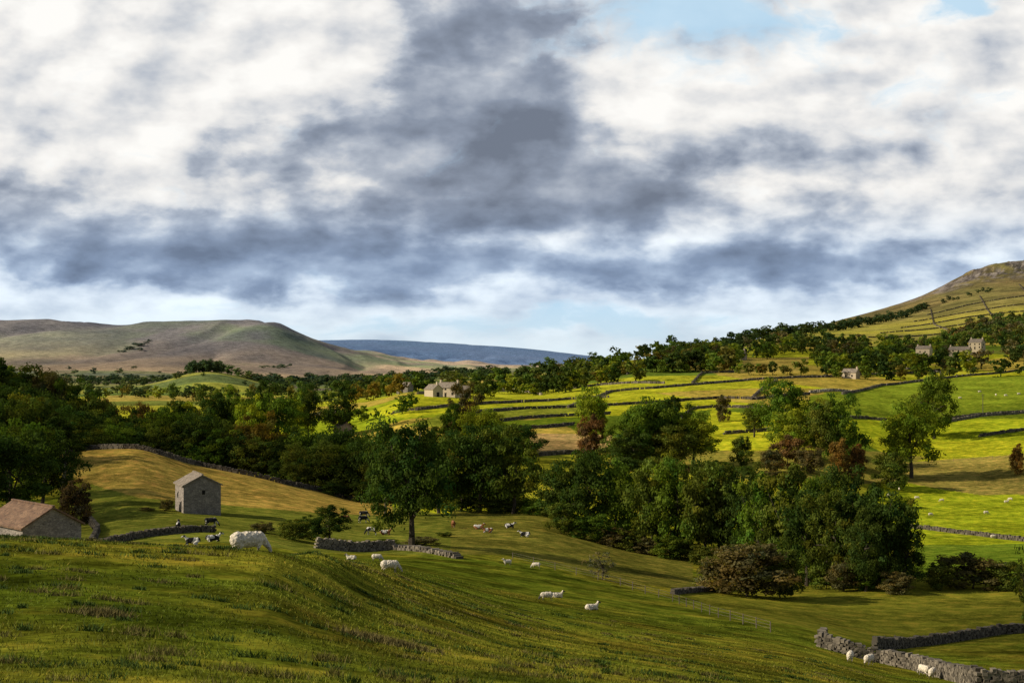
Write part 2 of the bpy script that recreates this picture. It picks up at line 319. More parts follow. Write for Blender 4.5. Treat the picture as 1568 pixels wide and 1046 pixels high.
# ------------------------------------------------------------------ trees
def tube(p0, p1, r0, r1, k=6):
    p0 = np.array(p0); p1 = np.array(p1); a = p1-p0; a = a/np.linalg.norm(a)
    u = np.cross(a, (0.3, 0.9, 0.1)); u /= np.linalg.norm(u); v = np.cross(a, u)
    th = np.linspace(0, 2*math.pi, k, endpoint=False)
    ring = np.cos(th)[:, None]*u+np.sin(th)[:, None]*v
    V = np.concatenate([p0+ring*r0, p1+ring*r1]); Qs = [[i, (i+1) % k, (i+1) % k+k, i+k] for i in range(k)]
    return V, np.array(Qs)
def tree_arrays(seed, ncl, lpc, ls, lo, r, cr=0.13, tr=0.022, limbs=9, top=1.0, gap=0.0):
    g = np.random.default_rng(seed)
    dirs = g.normal(size=(ncl, 3)); dirs /= np.linalg.norm(dirs, axis=1)[:, None]
    rad = 0.25+0.75*g.random(ncl)**0.45
    lump = 1+0.30*np.sin(dirs[:, 0]*3.4+seed)*np.cos(dirs[:, 1]*3.1+seed*2)+0.16*np.sin(dirs[:, 2]*6+seed)+g.normal(0, 0.07, ncl)
    hz = (1-lo)/2; cc = np.array((0, 0, lo+hz))
    prof = np.array((r-cr*0.4, r-cr*0.4, hz-cr*0.35))
    ctr = cc+dirs*prof*(rad*lump)[:, None]
    ctr[:, :2] *= (1.08-0.28*np.clip((ctr[:, 2]-lo)/(1-lo), 0, 1))[:, None]
    crs = cr*g.uniform(0.5, 1.15, ncl)
    n = ncl*lpc; ci = np.repeat(np.arange(ncl), lpc)
    dd = g.normal(size=(n, 3)); dd /= np.linalg.norm(dd, axis=1)[:, None]; dd[:, 2] = np.abs(dd[:, 2])*np.where(g.random(n) < 0.72, 1, -1)
    pos = ctr[ci]+dd*(crs[ci]*g.uniform(0.35, 1.12, n))[:, None]*np.array((1, 1, 0.72))
    nrm = dd+0.45*g.normal(size=(n, 3))+0.3*(pos-cc); nrm /= np.linalg.norm(nrm, axis=1)[:, None]
    t = np.cross(nrm, g.normal(size=(n, 3))); t /= np.linalg.norm(t, axis=1)[:, None]; b = np.cross(nrm, t)
    s = (ls*g.uniform(0.6, 1.3, n))[:, None]
    V = np.stack([pos-t*s, pos-b*s*0.62, pos+t*s, pos+b*s*0.62], 1).reshape(-1, 3)
    Q = np.arange(4*n).reshape(n, 4)
    cl = g.uniform(0.62, 1.5, ncl)[ci]*g.uniform(0.75, 1.3, n)
    hue = g.normal(0, 0.11, ncl)[ci]
    col = np.stack([cl*(1+hue), cl, cl*(1-hue)], -1); col = np.repeat(col, 4, 0)
    Vs = [V]; Qs = [Q]; off = len(V); mi = [np.zeros(n, int)]
    segs = []
    p = np.array((0, 0, -0.03)); rr = tr*1.5; sp = []
    for i in range(5):
        q = np.array((g.normal(0, .012), g.normal(0, .012), 0.0))+p+np.array((0, 0, (lo+hz*1.1)/5)); segs.append((p, q, rr, rr*0.8)); rr *= 0.8; p = q; sp.append(q)
    for i in g.choice(ncl, min(limbs, ncl), replace=False):
        a = sp[min(4, int(g.integers(1, 5)))]; m_ = (a+ctr[i])/2+np.array((0, 0, 0.02)); segs.append((a, m_, tr*0.55, tr*0.35)); segs.append((m_, ctr[i], tr*0.35, tr*0.1))
    for (a, b2, r0, r1) in segs:
        v, q = tube(a, b2, r0, r1); Vs.append(v); Qs.append(q+off); off += len(v); mi.append(np.ones(len(q), int))
    V = np.concatenate(Vs); Q = np.concatenate(Qs); mi = np.concatenate(mi)
    cfull = np.ones((len(V), 3)); cfull[:len(col)] = col
    return V, Q, cfull, mi
TREES = []
for i in range(8):
    a = tree_arrays(10+i, 95, 105, 0.0185, (0.06, 0.10, 0.03, 0.08, 0.04, 0.12, 0.02, 0.05)[i], 0.5, cr=(0.14, 0.12, 0.14, 0.13, 0.12, 0.13, 0.12, 0.11)[i])
    TREES.append(mk_mesh('tree_mesh', a[0], a[1], a[2], a[3], [M_leaf, M_bark]))
a = tree_arrays(29, 125, 125, 0.016, 0.10, 0.5, cr=0.12, tr=0.03, limbs=16); OAK = mk_mesh('oak_mesh', a[0], a[1], a[2], a[3], [M_leaf, M_bark])
MIDT = []
for i in range(5):
    a = tree_arrays(40+i, 50, 50, 0.032, (0.04, 0.1, 0.03, 0.06, 0.08)[i], 0.5, cr=0.15, limbs=5)
    MIDT.append(mk_mesh('tree_mesh_mid', a[0], a[1], a[2], a[3], [M_leaf, M_bark]))
BUSH = []
for i in range(3):
    a = tree_arrays(60+i, 75, 90, 0.026, -0.08, 0.5, cr=0.15, limbs=4, tr=0.01)
    BUSH.append(mk_mesh('bush_mesh', a[0], a[1], a[2], a[3], [M_leaf, M_bark]))
a = tree_arrays(71, 40, 22, 0.03, -0.05, 0.5, cr=0.12, limbs=35, tr=0.012); THORN = mk_mesh('thorn_mesh', a[0], a[1], a[2], a[3], [M_leaf, M_bark])
LOW = [tree_arrays(80+i, 22, 18, 0.075, 0.0, 0.5, cr=0.17, limbs=0) for i in range(5)]

DK = (0.045, 0.068, 0.013); GN = (0.085, 0.125, 0.015); YG = (0.18, 0.21, 0.018); RU = (0.17, 0.10, 0.025); BR = (0.115, 0.095, 0.035); OL = (0.095, 0.11, 0.017); GY = (0.12, 0.11, 0.06)
def jit(c, s=0.16):
    k = random.uniform(1-s, 1+s); return (c[0]*k*random.uniform(.92, 1.08), c[1]*k, c[2]*k, 1)
def tree(px, d, top, w, c, kind='t', name=None):
    base = ground(px, d); h = (float(Pf(px, d))-top)/F*d*1.04; wid = w/F*d*(1.16 if kind == 't' else 1.05)
    if kind == 't': me = OAK if name == 'oak_tree' else random.choice(TREES if d < 620 else MIDT); nm = name or 'broadleaf_tree'
    elif kind == 'b': me = random.choice(BUSH); nm = name or 'bush'
    else: me = THORN; nm = name or 'thorn_bush'
    o = add(nm, me, base, random.uniform(0, 6.28), (wid, wid*random.uniform(0.85, 1.1), max(h, 0.5)))
    o.color = jit(c); return o
T = [
 (630, 203, 648, 130, DK, 't', 'oak_tree'), (590, 290, 662, 75, DK), (672, 300, 665, 90, DK), (735, 300, 652, 95, DK), (785, 298, 658, 90, OL), (705, 308, 668, 80, OL), (760, 312, 660, 80, DK),
 (862, 268, 706, 76, DK), (905, 262, 690, 80, DK), (945, 262, 706, 80, GN), (1000, 256, 702, 85, OL), (1035, 252, 710, 90, GN), (1080, 250, 706, 90, OL), (1125, 250, 714, 90, DK), (1100, 256, 722, 80, GN),
 (1168, 232, 728, 90, GN), (1215, 226, 716, 110, OL), (1255, 222, 732, 95, GN), (1235, 216, 752, 90, DK), (1300, 214, 724, 105, DK), (1275, 210, 760, 90, OL), (1345, 208, 740, 105, DK), (1388, 206, 800, 55, DK), (1190, 236, 750, 90, DK), (1060, 262, 745, 90, DK), (972, 272, 732, 80, DK), (1325, 203, 790, 70, DK), (1150, 245, 740, 80, DK), (1365, 212, 770, 80, OL),
 (505, 212, 775, 66, DK), (15, 232, 668, 130, DK), (62, 245, 660, 100, DK), (-50, 225, 640, 130, DK), (40, 262, 630, 90, GN), (-10, 300, 600, 120, DK), (85, 330, 640, 90, DK), (95, 300, 672, 70, DK), (30, 300, 610, 90, OL),
 (150, 395, 620, 75, OL), (185, 400, 630, 80, DK), (225, 400, 642, 75, OL), (262, 395, 626, 80, GN), (300, 392, 643, 80, DK), (335, 392, 647, 75, OL), (372, 392, 656, 60, BR), (400, 390, 640, 80, (0.15, 0.11, 0.02)),
 (205, 385, 650, 70, DK), (245, 385, 655, 70, OL), (282, 385, 650, 70, DK), (318, 383, 662, 70, GN), (352, 385, 665, 70, DK), (388, 382, 672, 70, OL), (425, 382, 676, 70, DK), (175, 380, 648, 70, GN),
 (440, 388, 660, 75, DK), (475, 388, 648, 85, GN), (520, 385, 642, 85, DK), (556, 380, 652, 80, GN), (598, 375, 660, 75, DK), (640, 370, 672, 80, DK), (455, 370, 680, 70, OL), (560, 362, 676, 80, DK), (500, 365, 676, 80, OL), (530, 366, 684, 70, GN), (610, 360, 690, 80, DK), (660, 350, 690, 80, DK), (480, 366, 690, 60, DK), (585, 358, 695, 60, OL),
 (0, 430, 552, 90, DK), (45, 440, 560, 80, OL), (80, 435, 570, 75, BR), (20, 400, 580, 90, DK), (110, 430, 586, 80, GN), (65, 395, 595, 90, DK), (140, 425, 608, 80, OL), (100, 380, 625, 90, DK), (-60, 420, 545, 120, DK), (165, 440, 615, 60, RU), (125, 345, 645, 80, OL), (160, 370, 645, 90, GN), (50, 360, 610, 90, OL), (130, 385, 630, 80, DK),
 (215, 470, 618, 50, RU), (250, 480, 625, 60, GN), (330, 520, 602, 60, DK), (365, 520, 600, 65, GN), (425, 520, 595, 75, GN), (400, 530, 588, 50, DK), (472, 560, 588, 45, DK), (522, 560, 588, 50, DK), (455, 560, 602, 45, YG), (345, 540, 612, 50, OL), (385, 510, 612, 50, YG), (300, 500, 622, 60, DK),
 (710, 460, 592, 60, (0.10, 0.08, 0.025)), (740, 445, 615, 65, YG), (695, 455, 618, 45, GN), (905, 470, 593, 58, YG), (905, 440, 632, 46, (0.14, 0.075, 0.03), 'b'), (800, 430, 650, 60, DK), (770, 400, 660, 80, DK),
 (960, 430, 640, 75, GN), (1000, 430, 597, 95, GN), (1030, 430, 610, 60, DK), (1062, 430, 632, 85, YG), (965, 420, 658, 75, DK), (1030, 420, 652, 80, OL), (985, 425, 625, 70, GN),
 (1200, 480, 583, 75, GN), (1222, 455, 622, 70, YG), (1285, 450, 608, 78, GN), (1255, 450, 615, 60, OL), (1430, 560, 574, 72, GN), (1395, 455, 616, 98, YG), (1155, 500, 617, 42, OL), (1418, 570, 600, 50, OL),
 (1558, 455, 680, 26, RU, 'b'), (1107, 560, 602, 26, BR, 'b'),
 (1572, 165, 830, 60, OL, 'x'),
]
for t in T: tree(*t)
B = [(1145, 188, 832, 150, BR), (1105, 190, 850, 80, BR), (1195, 192, 840, 80, OL), (1490, 208, 845, 110, BR), (1440, 205, 862, 60, OL), (1545, 205, 858, 60, OL), (450, 200, 796, 58, OL), (475, 206, 790, 50, DK), (402, 205, 800, 44, BR), (115, 222, 735, 62, (0.09, 0.065, 0.03)),
     (225, 236, 777, 26, BR), (255, 238, 765, 24, BR), (1205, 420, 664, 50, (0.13, 0.08, 0.03)), (1285, 428, 672, 34, RU), (1312, 430, 680, 34, (0.14, 0.07, 0.025)), (1240, 415, 684, 50, BR), (1180, 410, 688, 45, BR), (1365, 425, 690, 70, OL),
     (1135, 425, 668, 40, OL), (660, 430, 655, 60, OL), (900, 395, 695, 50, OL), (960, 390, 700, 60, DK), (1090, 380, 705, 60, OL), (850, 345, 752, 50, OL), (1040, 345, 745, 60, GN), (710, 350, 725, 80, DK), (770, 345, 728, 80, DK), (680, 232, 815, 26, OL), (648, 207, 822, 60, BR), (590, 210, 825, 40, OL), (770, 310, 762, 60, OL), (815, 305, 770, 50, BR)]
for px_ in range(860, 1400, 27):
    dd_ = np.interp(px_, [860, 1000, 1150, 1300, 1400], [262, 250, 238, 208, 202])*random.uniform(.97, 1.02); B.append((px_, dd_, float(Pf(px_, dd_))-random.uniform(24, 50), 55, random.choice([DK, OL, GN, BR])))
for px_ in range(430, 850, 26):
    dd_ = np.interp(px_, [430, 600, 700, 850], [365, 350, 310, 296])*random.uniform(.98, 1.02); B.append((px_, dd_, float(Pf(px_, dd_))-random.uniform(18, 38), 48, random.choice([DK, OL, GN, OL])))
for px_ in range(940, 1420, 40):
    dd_ = random.uniform(385, 430); B.append((px_, dd_, float(Pf(px_, dd_))-random.uniform(10, 24), 38, random.choice([OL, GN, BR, YG, (0.14, 0.10, 0.03)])))
for b in B: tree(*b, 'b')
tree(922, 180, 842, 52, GY, 'x')

def tree_mass(name, items):
    Vs = []; Qs = []; Cs = []; off = 0
    for (px, d, h, w, c) in items:
        V, Q, Cc, mi = random.choice(LOW); a = random.uniform(0, 6.28); R = np.array([[math.cos(a), -math.sin(a), 0], [math.sin(a), math.cos(a), 0], [0, 0, 1]])
        p = ground(px, d); v = (V*np.array((w, w, h)))@R.T+np.array(p)
        Vs.append(v); Qs.append(Q+off); off += len(v)
        hz = (1-math.exp(-max(0, d-700)/6000))*(0.5 if px > 1150 else 1.0); cc = np.array(jit(c)[:3])*(1-hz)+np.array((0.09, 0.125, 0.17))*hz  # distance haze blended into the foliage colour
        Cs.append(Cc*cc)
    add(name, mk_mesh(name, np.concatenate(Vs), np.concatenate(Qs), np.concatenate(Cs), mats=[M_leaf]))
def rc(w=None): return random.choice([DK, DK, GN, OL, GN, YG, (0.13, 0.11, 0.02)])
def line(pts, step, h, wr=1.05, gap=0.1, c=None, jd=0.02):
    out = []
    for (a, b) in zip(pts[:-1], pts[1:]):
        n = max(1, int(abs(b[0]-a[0])/step))
        for i in range(n):
            if random.random() < gap: continue
            t = (i+random.random()*0.8)/n; px = a[0]+(b[0]-a[0])*t; d = (a[1]+(b[1]-a[1])*t)*(1+random.uniform(-jd, jd)); hh = h*random.uniform(0.6, 1.2)
            out.append((px, d, hh, hh*wr*random.uniform(0.8, 1.3), c or rc()))
    return out
mass = []
i = 0
while i < 470:
    px = random.uniform(1020, 1700); d = random.uniform(860, 1380) if px > 1130 else random.uniform(930, 1200)
    x, y = W(px, d)
    if float(fbm(np.array(x/55), np.array(y/55), 61, 2)) < 0.42: i += 0.3; continue
    if 1125 < px < 1245 and d < 1050: i += 1; continue
    if 1450 < px < 1535 and 950 < d < 1200: i += 1; continue
    if 1395 < px < 1435 and 1000 < d < 1150: i += 1; continue
    h = random.uniform(6, 15); mass.append((px, d, h, h*random.uniform(.9, 1.3), random.choice([DK, DK, DK, GN, OL, GN, YG, BR]))); i += 1
mass += line([(1130, 860), (1250, 855), (1420, 850), (1460, 850)], 12, 10, gap=0.2)+line([(1530, 850), (1700, 850)], 12, 10, gap=0.2)
mass += line([(860, 1050), (960, 1080), (1120, 1200)], 12, 12, gap=0.25) + line([(760, 900), (840, 880), (960, 900), (1120, 900)], 7, 13, gap=0.15) + line([(800, 820), (900, 830), (1000, 800)], 9, 11, gap=0.3) + line([(900, 1100), (1130, 1150)], 7, 9, gap=0.2)
mass += line([(760, 830), (880, 790)], 10, 12, gap=0.1)
add_sky = [(875, 1150, 14), (944, 1000, 17), (985, 1200, 13), (1008, 1230, 15), (1027, 1230, 18), (1119, 1200, 20), (1075, 1200, 14), (1095, 1200, 13), (893, 960, 13), (912, 1000, 15), (1180, 1300, 14), (1225, 1350, 14)]
mass += [(p, d, h, h*0.95, rc()) for p, d, h in add_sky]
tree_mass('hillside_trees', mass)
mass = line([(1130, 1450), (1290, 2000), (1420, 2450)], 4, 14, 1.4, 0.05, DK) + line([(1440, 2500), (1520, 2600)], 6, 9, 1.2, 0.4, DK)
for i in range(190):
    px = random.uniform(1440, 1700); d = random.uniform(1330, 1750) if px > 1480 else random.uniform(1330, 1450); h = random.uniform(8, 16); mass.append((px, d, h, h*1.1, random.choice([OL, BR, DK, (0.14, 0.10, 0.025), GN])))
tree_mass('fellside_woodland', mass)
mass = []
mass += line([(540, 880), (600, 900), (660, 860)], 9, 12, gap=0.1, c=None) + [(p, 830, 12, 12, (0.20, 0.14, 0.02)) for p in (545, 572, 600, 612)]
mass += line([(690, 760), (720, 720), (760, 740)], 9, 12, gap=0.1) + line([(640, 620), (560, 600), (470, 640)], 16, 7, gap=0.35) + line([(700, 1100), (860, 1200)], 9, 13, gap=0.15)
mass += line([(440, 900), (540, 1000), (640, 1100)], 7, 12, gap=0.3) + line([(130, 1300), (330, 1200), (480, 1350), (640, 1500)], 7, 12, gap=0.3) + line([(250, 700), (330, 760), (420, 800)], 9, 12, gap=0.25)
for i in range(240):
    px = random.uniform(100, 780); d = math.exp(random.uniform(math.log(1300), math.log(3800))); h = random.uniform(6, 13); mass.append((px, d, h, h*random.uniform(1, 2.4), random.choice([DK, DK, GN, OL])))
mass += line([(120, 2400), (300, 2500)], 4, 13, 1.4, 0.3, DK) + line([(400, 2200), (640, 2000), (760, 1800)], 4, 15, 1.4, 0.2, DK)
mass += line([(180, 4700), (230, 5000)], 4, 10, 3.0, 0.3, DK)+line([(400, 4300), (450, 4500)], 4, 9, 3.0, 0.3, GN)
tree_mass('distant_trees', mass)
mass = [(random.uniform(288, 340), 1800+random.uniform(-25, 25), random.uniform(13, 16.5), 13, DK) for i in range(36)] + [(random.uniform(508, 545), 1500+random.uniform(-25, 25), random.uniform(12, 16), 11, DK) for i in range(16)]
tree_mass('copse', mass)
mass = []
for i in range(70):
    px = random.uniform(-260, 90); d = random.uniform(330, 520); h = random.uniform(11, 15); mass.append((px, d, h, h*1.0, random.choice([DK, DK, GN, OL, OL])))
tree_mass('valley_side_woodland', mass)

# ------------------------------------------------------------------ dry stone walls
def wall(pts, h=1.35, th=0.6, lo=6, hi=12000, light=1.0, name='dry_stone_wall', broken=0.0, polar=False):
    P3 = []
    for p in pts:
        d = p[1] if polar else at(p[0], p[1], lo, hi); P3.append(W(p[0], d))
    Vs = []; cs = []; g = np.random.default_rng(int(pts[0][0]*7+pts[0][1]))
    for (a, b) in zip(P3[:-1], P3[1:]):
        a = np.array(a); b = np.array(b); Ln = np.linalg.norm(b-a); dist = (a[1]+b[1])/2
        if Ln < 0.5: continue
        u = (b-a)/Ln; nv = np.array((-u[1], u[0]))
        sl = max(0.34, dist*0.0017); nc_ = max(1, min(7, int(round(h/max(0.2, dist*0.0013))))); ch = h/nc_
        for k in range(nc_):
            n = max(2, int(Ln/sl)); s = (np.arange(n)+g.uniform(-.3, .3, n)+0.5*(k % 2))*Ln/n
            xy = a+u*s[:, None]; z = hgt(xy[:, 0], xy[:, 1]); L = sl*g.uniform(0.75, 1.25, n)*0.56; T2 = th/2*(1.15-0.3*k/nc_)*g.uniform(0.85, 1.15, n)
            keep = g.random(n) > broken*(k+0.3)/nc_
            xy = xy[keep]; z = z[keep]; L = L[keep]; T2 = T2[keep]; n = len(z)
            z0 = z+k*ch-(0.25 if k == 0 else 0.03); z1 = z+(k+1)*ch*g.uniform(0.93, 1.06, n)+(g.uniform(-.10, .12, n) if k == nc_-1 else 0)
            cc = g.uniform(0.45, 1.4, n)
            vs = []
            for (sx, sy, zz) in ((-1, -1, 0), (1, -1, 0), (1, 1, 0), (-1, 1, 0), (-1, -1, 1), (1, -1, 1), (1, 1, 1), (-1, 1, 1)):
                q = xy+u*(sx*L*g.uniform(0.7, 1, n))[:, None]+nv*(sy*T2*g.uniform(0.8, 1, n))[:, None]
                vs.append(np.concatenate([q, (z1 if zz else z0)[:, None]+g.normal(0, 0.02, (n, 1))], 1))
            Vs.append(np.stack(vs, 1).reshape(-1, 3)); cs.append(np.repeat(np.array((0.165, 0.14, 0.105))*light*cc[:, None], 8, 0))
    V = np.concatenate(Vs); n = len(V)//8
    fq = np.array([[0, 3, 2, 1], [4, 5, 6, 7], [0, 1, 5, 4], [1, 2, 6, 5], [2, 3, 7, 6], [3, 0, 4, 7]])
    Q = (np.arange(n)[:, None, None]*8+fq[None]).reshape(-1, 4)
    add(name, mk_mesh(name, V, Q, np.concatenate(cs), mats=[M_wallstone]))
wall([(1254, 990), (1300, 1003), (1350, 1015), (1400, 1025), (1440, 1037), (1500, 1056), (1600, 1085)], 1.15, 0.6, 90, 200, 1.0)
wall([(1258, 990), (1262, 981)], 1.1, 0.7, 120, 200)
wall([(1340, 993), (1400, 990), (1470, 980), (1530, 971), (1620, 966)], 1.0, 0.6, 110, 200, 0.7)
wall([(1030, 909), (1085, 905), (1130, 900)], 0.6, 0.6, 150, 230, 0.6)
wall([(98, 692), (140, 688), (190, 687), (240, 695), (300, 712), (365, 725), (430, 740), (500, 755), (560, 768)], 1.1, 0.7, 300, 360, 0.6)
wall([(98, 692), (100, 720), (96, 745)], 1.2, 0.6, 230, 360, 0.6)
wall([(108, 168), (160, 172), (220, 182), (290, 190), (330, 192)], 0.9, 0.6, polar=True, light=0.6)
wall([(140, 175), (150, 205), (130, 235)], 1.1, 0.6, polar=True, light=0.6)
wall([(485, 190), (530, 192), (575, 195), (605, 196)], 1.4, 0.7, polar=True, light=1.1)
wall([(605, 196), (650, 190), (705, 182)], 0.6, 1.3, polar=True, light=1.1, broken=0.6, name='rubble_wall')
wall([(1395, 808), (1430, 812), (1500, 820), (1568, 828), (1650, 832)], 1.0, 0.6, 280, 420, 0.7)
wall([(800, 700), (870, 695), (935, 692)], 1.3, 0.7, 380, 620, 0.8)
wall([(440, 645), (480, 636), (520, 632)], 1.4, 0.8, 500, 1500, 0.9)
for pts, l in [
 ([(600, 634), (640, 628), (700, 622), (800, 615), (870, 611), (935, 608)], 0.75), ([(735, 648), (800, 641), (870, 637), (935, 634)], 0.6), ([(750, 658), (830, 655), (880, 650)], .6),
 ([(700, 634), (800, 627), (930, 622), (1050, 614)], 0.6), ([(930, 601), (1000, 596), (1090, 588), (1160, 581), (1250, 578), (1330, 574), (1440, 566)], 0.9), ([(1030, 614), (1100, 610), (1160, 611), (1240, 604)], 0.6),
 ([(1240, 602), (1275, 598), (1310, 600)], 2.6), ([(1290, 604), (1350, 590), (1430, 582), (1500, 575), (1600, 563)], 0.8), ([(1110, 664), (1160, 661), (1210, 656)], 0.6), ([(1210, 642), (1320, 640), (1440, 643), (1500, 636), (1600, 628)], 0.8),
 ([(1440, 648), (1500, 637), (1568, 632), (1640, 628)], 1.2), ([(770, 598), (800, 600), (830, 604)], 2.4), ([(870, 596), (935, 590), (1020, 588)], .8), ([(640, 604), (720, 600), (800, 600)], 0.8),
 ([(1380, 563), (1440, 570), (1440, 582)], 1.0), ([(1045, 640), (1060, 627), (1100, 624), (1180, 626)], 0.7), ([(870, 625), (905, 612), (935, 600)], .8), ([(1150, 612), (1170, 595), (1190, 582)], .8), ([(960, 575), (980, 560), (1050, 557)], .8),
 ([(1500, 668), (1580, 658), (1640, 655)], .7), ([(1000, 640), (1060, 636)], .7), ([(1060, 588), (1075, 572), (1130, 570)], .8)]:
    wall(pts, 1.25, 0.8, 400, 1600, l)
for pts in [[(1330, 1600), (1420, 1620), (1568, 1650), (1700, 1650)], [(1380, 1900), (1480, 1950), (1640, 1980)], [(1420, 2250), (1500, 2300), (1640, 2350)], [(1480, 1500), (1430, 1900), (1425, 2400)], [(1568, 1500), (1520, 1900), (1500, 2500)], [(1640, 1600), (1600, 2000), (1560, 2700)], [(1350, 1750), (1480, 1790), (1600, 1800)], [(1400, 2080), (1500, 2110), (1640, 2150)]]:
    wall(pts, 1.6, 1.2, polar=True, light=0.7)
for pts in [[(130, 2300), (250, 2200), (420, 2300), (600, 2100)], [(200, 3000), (400, 2900), (640, 2600)], [(560, 1400), (480, 1600), (430, 1900)]]:
    wall(pts, 2.0, 1.8, polar=True, light=0.5)

# ------------------------------------------------------------------ fences
def fence(pts, step, h, lo=6, hi=12000, name='post_and_wire_fence', wires=3, r=0.05):
    P3 = [W(p[0], at(p[0], p[1], lo, hi)) for p in pts]; Vs = []; Qs = []; off = 0; tops = []
    for a, b in zip(P3[:-1], P3[1:]):
        a = np.array(a); b = np.array(b); L = np.linalg.norm(b-a); n = max(1, int(L/step))
        for i in range(n):
            q = a+(b-a)*i/n; z = float(hgt(q[0], q[1])); t = (q[0]+random.gauss(0, .03), q[1], z+h*random.uniform(.92, 1.05)); v, f = tube((q[0], q[1], z-.2), t, r, r*0.85); Vs.append(v); Qs.append(f+off); off += len(v); tops.append((q[0], q[1], z))
    for a, b in zip(tops[:-1], tops[1:]):
        for k in range(wires):
            hh = h*(0.9-0.28*k); v, f = tube((a[0], a[1], a[2]+hh), (b[0], b[1], b[2]+hh), 0.012, 0.012, 4); Vs.append(v); Qs.append(f+off); off += len(v)
    add(name, mk_mesh(name, np.concatenate(Vs), np.concatenate(Qs), mats=[M_wood]))
fence([(785, 857), (850, 872), (950, 896), (1030, 920), (1100, 945), (1180, 968), (1256, 988)], 3.5, 1.0, 100, 230)
fence([(1420, 888), (1500, 888), (1600, 885)], 3, 1.1, 150, 260)
fence([(1460, 706), (1520, 702), (1600, 698)], 5, 1.2, 380, 620)
fence([(1340, 993), (1370, 992), (1392, 990)], 2.0, 1.2, 100, 200)
p = ground(1505, 640); v, f = tube((0, 0, -.5), (0, 0, 9), 0.16, 0.11, 8); v2, f2 = tube((-.8, 0, 8.4), (.8, 0, 8.4), .08, .08, 6)
add('telegraph_pole', mk_mesh('telegraph_pole', np.concatenate([v, v2]), np.concatenate([f, f2+len(v)]), mats=[M_wood]), p)

# ------------------------------------------------------------------ buildings
def boxm(name, c, s, mat, parent):
    x, y, z = s[0]/2, s[1]/2, s[2]/2
    V = np.array([(-x, -y, -z), (x, -y, -z), (x, y, -z), (-x, y, -z), (-x, -y, z), (x, -y, z), (x, y, z), (-x, y, z)])+np.array(c)
    return add(name, mk_mesh(name, V, np.array([[0, 3, 2, 1], [4, 5, 6, 7], [0, 1, 5, 4], [1, 2, 6, 5], [2, 3, 7, 6], [3, 0, 4, 7]]), mats=[mat]), parent=parent)
def house(name, px, d, Wd, L, ev, rd, rot, wmat, rmat, openings=(), chimneys=0, sink=0.0, parent=None):
    e = bpy.data.objects.new(name, None); scene.collection.objects.link(e)
    g = ground(px, d); g.z -= sink; e.location = g; e.rotation_euler = (0, 0, math.radians(rot))
    w = Wd/2; l = L/2; b = -5.0
    V = [(-w, -l, b), (w, -l, b), (w, l, b), (-w, l, b), (-w, -l, ev), (w, -l, ev), (w, l, ev), (-w, l, ev), (0, -l, rd), (0, l, rd), (0, -l, ev), (0, l, ev), (0, -l, b), (0, l, b)]
    me = bpy.data.meshes.new('walls'); me.from_pydata(V, [], [[0, 12, 1, 5, 8, 4], [1, 2, 6, 5], [2, 13, 3, 7, 9, 6], [3, 0, 4, 7]]); me.materials.append(wmat); add('walls', me, parent=e)
    ov = 0.3; t = 0.2; sl = (rd-ev)/w
    for sgn, nm in ((-1, 'roof_slope_left'), (1, 'roof_slope_right')):
        x1 = sgn*(w+ov); z1 = ev-sl*ov+0.02; V = np.array([(0, -l-ov, rd+0.02), (x1, -l-ov, z1), (x1, l+ov, z1), (0, l+ov, rd+0.02), (0, -l-ov, rd+t), (x1, -l-ov, z1+t), (x1, l+ov, z1+t), (0, l+ov, rd+t)])
        add(nm, mk_mesh(nm, V, np.array([[0, 3, 2, 1], [4, 5, 6, 7], [0, 1, 5, 4], [1, 2, 6, 5], [2, 3, 7, 6], [3, 0, 4, 7]]), mats=[rmat]), parent=e)
    boxm('ridge_stones', (0, 0, rd+t+0.05), (0.3, L+2*ov, 0.14), rmat, e)
    for (face, u, z, ow, oh) in openings:  # each opening is a proud dark panel, coloured like a shaded recess
        if face == 'g':
            boxm('opening', (u, -l-0.02, z+oh/2), (ow, 0.05, oh), M_dark, e); boxm('lintel', (u, -l-0.04, z+oh+0.12), (ow+0.4, 0.1, 0.22), wmat, e)
        else:
            boxm('opening', (-w-0.02, u, z+oh/2), (0.05, ow, oh), M_dark, e); boxm('lintel', (-w-0.04, u, z+oh+0.12), (0.1, ow+0.4, 0.22), wmat, e)
    for i in range(chimneys):
        boxm('chimney', (0, (-l+0.6) if i == 0 else (l-0.6), rd+0.5), (0.8, 0.9, 1.6), wmat, e); boxm('chimney_pot', (0, (-l+0.6) if i == 0 else (l-0.6), rd+1.55), (0.3, 0.3, 0.45), M_redslate, e)
    return e
house('stone_field_barn', 303, 240, 6.2, 7.2, 4.9, 6.5, 24, M_stone, M_slate, [('s', -1.2, 0, 1.4, 2.1), ('s', 1.4, 2.6, 0.8, 0.8), ('g', 0.2, 3.4, 0.5, 0.7)])
house('stone_barn', 50, 150, 6.4, 9.0, 3.2, 5.0, 44, M_stone, M_redslate, [('s', -2.8, 0, 1.3, 2.2), ('s', -0.6, 1.2, 1.3, 1.0), ('s', 2.2, 0.2, 1.6, 2.2)], sink=-0.5)
hw = [('s', -4, 1, 1.1, 1.4), ('s', 0, 0, 1.1, 2.1), ('s', 4, 1, 1.1, 1.4), ('s', -4, 3.4, 1.1, 1.2), ('s', 0, 3.4, 1.1, 1.2), ('s', 4, 3.4, 1.1, 1.2), ('g', 0, 3.2, 1, 1.2), ('g', -1.5, 1, 1, 1.3)]
house('stone_farmhouse', 688, 700, 7, 11, 4.6, 7.0, 60, M_cream, M_slate, hw, 2)
house('stone_farmhouse', 664, 690, 6, 7, 3.6, 5.8, 40, M_cream, M_slate, [('g', 0, 0, 1.6, 2.2)], 1)
house('stone_barn', 707, 715, 6, 8, 3.6, 5.6, 80, M_stone, M_slate, [('s', 0, 0, 2, 3)])
